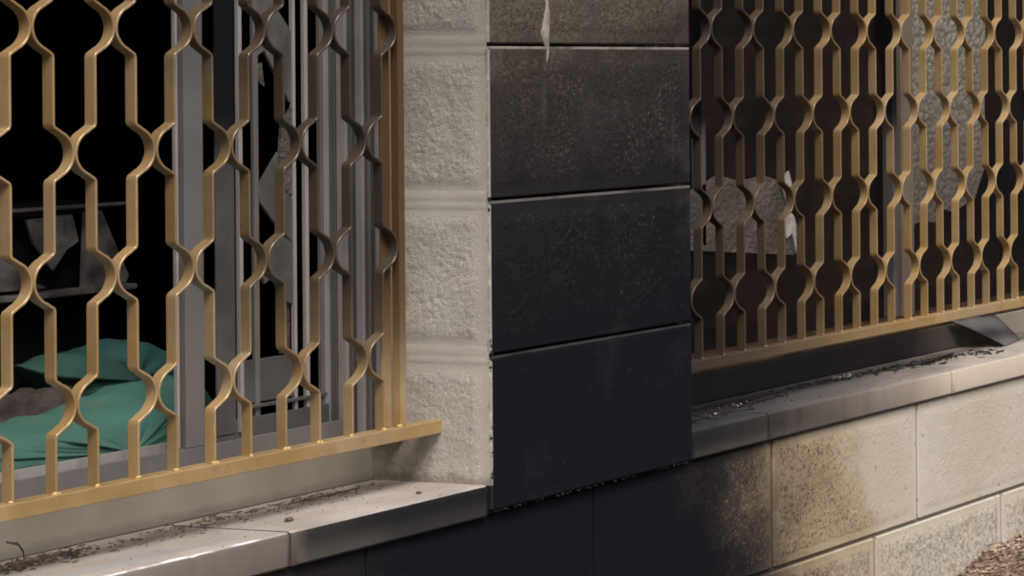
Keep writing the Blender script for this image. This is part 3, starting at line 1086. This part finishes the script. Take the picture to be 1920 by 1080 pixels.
for i in range(120):
    cx_, cy_, sx_, sy_ = random.choice([(-.50, .145, .05, .02), (-.30, .15, .10, .015), (-.14, .15, .06, .015)])
    x, y = cx_ + random.gauss(0, sx_), min(.175, max(.015, cy_ + random.gauss(0, sy_)))
    L, W_, a = random.uniform(.002, .009), random.uniform(.0006, .0022), random.uniform(-.8, .8)
    ca, sa_ = math.cos(a), math.sin(a)
    z = ZL + .0006
    tl = random.uniform(0, .002)
    mb.put([(x - ca * L, y - sa_ * L, z), (x - sa_ * W_, y + ca * W_, z + tl * .6), (x + ca * L, y + sa_ * L, z + tl), (x + sa_ * W_, y - ca * W_, z + .0004),
            (x, y, z + tl * .5 + .0010)], [(0, 3, 4), (3, 2, 4), (2, 1, 4), (1, 0, 4), (0, 1, 2, 3)])
o = mb.build('straw_bits', [MT['dirt']])
o['kind'] = 'stuff'
o['label'] = 'broken dry straws and leaf bits on the left sill'
litter_mesh('sill_dirt', [(-.53, .150, ZL, .035, .016, 260, .0012, .0050, .55), (-.49, .152, ZL, .02, .012, 60, .002, .006, .6), (-.40, .155, ZL, .03, .008, 46, .0012, .0036, .5),
                          (-.27, .160, ZL, .05, .008, 120, .0010, .0034, .5), (-.17, .158, ZL, .05, .010, 110, .0010, .0036, .5), (-.10, .162, ZL, .03, .010, 60, .001, .003, .5),
                          (-.28, .08, ZL, .25, .045, 110, .0006, .0020, .6), (-.33, .120, ZL, .10, .018, 90, .0008, .003, .5), (-.12, .130, ZL, .06, .015, 60, .0008, .0026, .5), (-.62, .14, ZL, .05, .015, 120, .0012, .004, .5)], MT['dirt'], 'brown dirt swept along the back of the left sill', 31)
litter_mesh('sill_char', [(.50, .078, ZR, .05, .010, 150, .0010, .0042, .5), (.60, .105, ZR, .06, .012, 160, .0010, .0046, .5), (.68, .118, ZR, .04, .009, 110, .001, .004, .5), (.95, .130, ZR, .09, .010, 110, .0010, .004, .5),
                          (1.10, .118, ZR, .05, .012, 140, .0010, .005, .5), (1.19, .108, ZR, .05, .009, 120, .001, .0055, .5), (.8, .09, ZR, .3, .04, 80, .0006, .002, .6)], MT['char'], 'black charred crumbs scattered along the right sill', 32)
litter_mesh('ash_flakes', [(.985, .142, ZR, .012, .006, 26, .002, .0055, .8), (.52, .082, ZR, .03, .006, 12, .001, .003, .7), (.64, .112, ZR, .03, .008, 14, .001, .003, .7), (1.15, .10, ZR, .03, .006, 10, .001, .003, .6)], MT['ash'], 'pale ash flakes lying among the char on the right sill', 33)


def stick(mb, pts, r):
    n = len(pts)
    V, F = [], []
    for i, p in enumerate(pts):
        rr_ = r * (1 - .5 * abs(2 * i / (n - 1) - 1))
        for k in range(5):
            a = k * 2 * math.pi / 5
            V.append(Vector(p) + Vector((.3 * rr_ * math.cos(a), rr_ * math.cos(a), rr_ * math.sin(a))))
    for i in range(n - 1):
        for k in range(5):
            F.append((i * 5 + k, i * 5 + (k + 1) % 5, i * 5 + 5 + (k + 1) % 5, i * 5 + 5 + k))
    mb.put(V, F)


def twig(label, pts, r, mat, z):
    mb = MB()
    stick(mb, [(x, y, z + r * .7 + dz) for x, y, dz in pts], r)
    return tag(mb.build('twig', [mat], smooth=True), label, 'twig', 'charred twigs on the sills')


twig('thin curved black twig on the right sill beside the pillar', [(.415, .060, 0), (.445, .058, .001), (.475, .066, .0), (.52, .062, .002)], .0022, MT['char'], ZR)
twig('straight black twig in the middle of the right sill', [(.66, .100, 0), (.70, .096, .001), (.76, .104, 0)], .0022, MT['char'], ZR)
twig('long thick charred twig below the grey metal flap', [(1.125, .100, 0), (1.17, .094, .002), (1.23, .104, .001), (1.30, .122, 0)], .0036, MT['char'], ZR)
twig('upright curled brown twig in the dirt on the left sill', [(-.515, .165, 0), (-.520, .160, .010), (-.528, .158, .020), (-.540, .160, .024)], .0022, MT['dirt'], ZL)
twig('thin brown twig lying flat at the back of the left sill', [(-.17, .150, 0), (-.12, .145, .001), (-.06, .150, 0)], .0016, MT['dirt'], ZL)

# bent flap of grey metal propped from the right ledge onto the sill
V, F = [], []
A, B_ = Vector((1.3576, .165, -.5019)), Vector((1.5204, .165, -.5095))
D_, C_ = Vector((1.4317, .0921, -.5560)), Vector((1.5304, .118, -.5555))
nu, nv = 10, 8
for layer in (0, 1):
    for j in range(nv + 1):
        for i in range(nu + 1):
            u, v = i / nu, j / nv
            p = (A * (1 - u) + B_ * u) * (1 - v) + (D_ * (1 - u) + C_ * u) * v
            p = p + Vector((0, 0, .003 * math.sin(math.pi * v) * (1 - .6 * u) + .003 * noise.noise(Vector((u * 3, v * 3, 4))) - layer * .0016))
            V.append(p)
K = (nu + 1) * (nv + 1)
for j in range(nv):
    for i in range(nu):
        a = j * (nu + 1) + i
        F.append((a, a + nu + 1, a + nu + 2, a + 1))
        F.append((a + K, a + 1 + K, a + nu + 2 + K, a + nu + 1 + K))
edge = [i for i in range(nu)] + [nu + j * (nu + 1) for j in range(nv)] + [K - 1 - i for i in range(nu)] + [(nv - j) * (nu + 1) for j in range(nv)]
for i in range(len(edge)):
    a, b_ = edge[i], edge[(i + 1) % len(edge)]
    F.append((a, b_, b_ + K, a + K))
tag(link('metal_flap', mesh('metal_flap', V, F, smooth=True), MT['flap']), 'bent grey sheet metal flap leaning from the window onto the right sill', 'metal sheet')

# ------------------------------------------------------------------ ground
V, F = [], []
NX, NY = 90, 60


def ground_z(x, y):
    far = max(0.0, -y)
    z = -.896 - .05 * math.tanh(max(0, 1.22 - x) * 3.0) * 1.4 + .02 * math.tanh((x - 1.2) * 2)
    z -= .06 * min(1, far / .6) + (.3 if far > .9 else 0)
    z += .012 * fbm(Vector((x * 6, y * 6, 0)), 4) * (1 if far < 3 else .3)
    return z


xs = [-60, -30, -15, -8, -5, -3, -2, -1.4, -1] + [-.7 + 3.4 * i / 68 for i in range(69)] + [3, 3.6, 5, 8, 15, 30, 60]
ys = [WY + .10, .02, -.0, -.03, -.06, -.09, -.12, -.16, -.2, -.26, -.33, -.42, -.55, -.7, -1, -1.5, -2.5, -4, -7, -12, -25, -60]
for y in ys:
    for x in xs:
        V.append((x, y, ground_z(x, y)))
for j in range(len(ys) - 1):
    for i in range(len(xs) - 1):
        a = j * len(xs) + i
        F.append((a, a + len(xs), a + len(xs) + 1, a + 1))
gd = link('ground', mesh('ground', V, F, smooth=True), MT['ground'])
gd['kind'] = 'structure'
mb = MB()
random.seed(77)
for i in range(9000):
    x, y = random.uniform(.75, 2.2), WY - abs(random.gauss(0, .14)) - .004
    z = ground_z(x, y) + random.uniform(.0005, .004)
    L = random.uniform(.0022, .0085)
    w = random.uniform(.0006, .0026)
    a = random.uniform(0, 6.28)
    dx, dy = math.cos(a) * L, math.sin(a) * L
    if y + abs(dy) > WY - .001:
        y = WY - .002 - abs(dy)
    nx, ny = -math.sin(a) * w, math.cos(a) * w
    h = random.uniform(0, .005)
    mb.put([(x - dx, y - dy, z), (x + nx, y + ny, z + h * .6 + .002), (x + dx, y + dy, z + h), (x - nx, y - ny, z + h * .5)], [(0, 1, 2, 3)])
o = mb.build('ground_litter', [MT['litter']])
o['kind'] = 'stuff'
o['label'] = 'dry grass and leaf litter lying along the foot of the base wall'

# unseen dark sheet, added to cut light bounced up onto the grilles
ra = link('bounce_sheet', mesh('bounce_sheet', [(-60, -.75, -.92), (60, -.75, -.92), (60, -60, -.95), (-60, -60, -.95), (-60, -.75, -1.1), (60, -.75, -1.1)], [(0, 3, 2, 1), (0, 1, 5, 4)]), mat_plain('dark_bounce_sheet', (.025, .024, .024), (.042, .04, .038), 8, .9, .15, 300, .003))
ra['kind'] = 'structure'

# a few loose stones on the left sill
random.seed(9)
for (x, y, r_, lab) in ((-.262, .060, .0042, 'small dark pebble lying alone on the left sill'), (-.075, .045, .0030, 'tiny dark pebble on the left sill close to the pillar')):
    bm = bmesh.new()
    bmesh.ops.create_icosphere(bm, subdivisions=2, radius=r_)
    for v in bm.verts:
        v.co = Vector((v.co.x * 1.3, v.co.y, v.co.z * .75)) * (1 + .35 * noise.noise(v.co * 300))
    me = bpy.data.meshes.new('pebble')
    bm.to_mesh(me)
    bm.free()
    o = link('pebble', me, MT['dirt'])
    o.location = (x, y, ZL + r_ * .6)
    tag(o, lab, 'pebble', 'pebbles on the left sill')
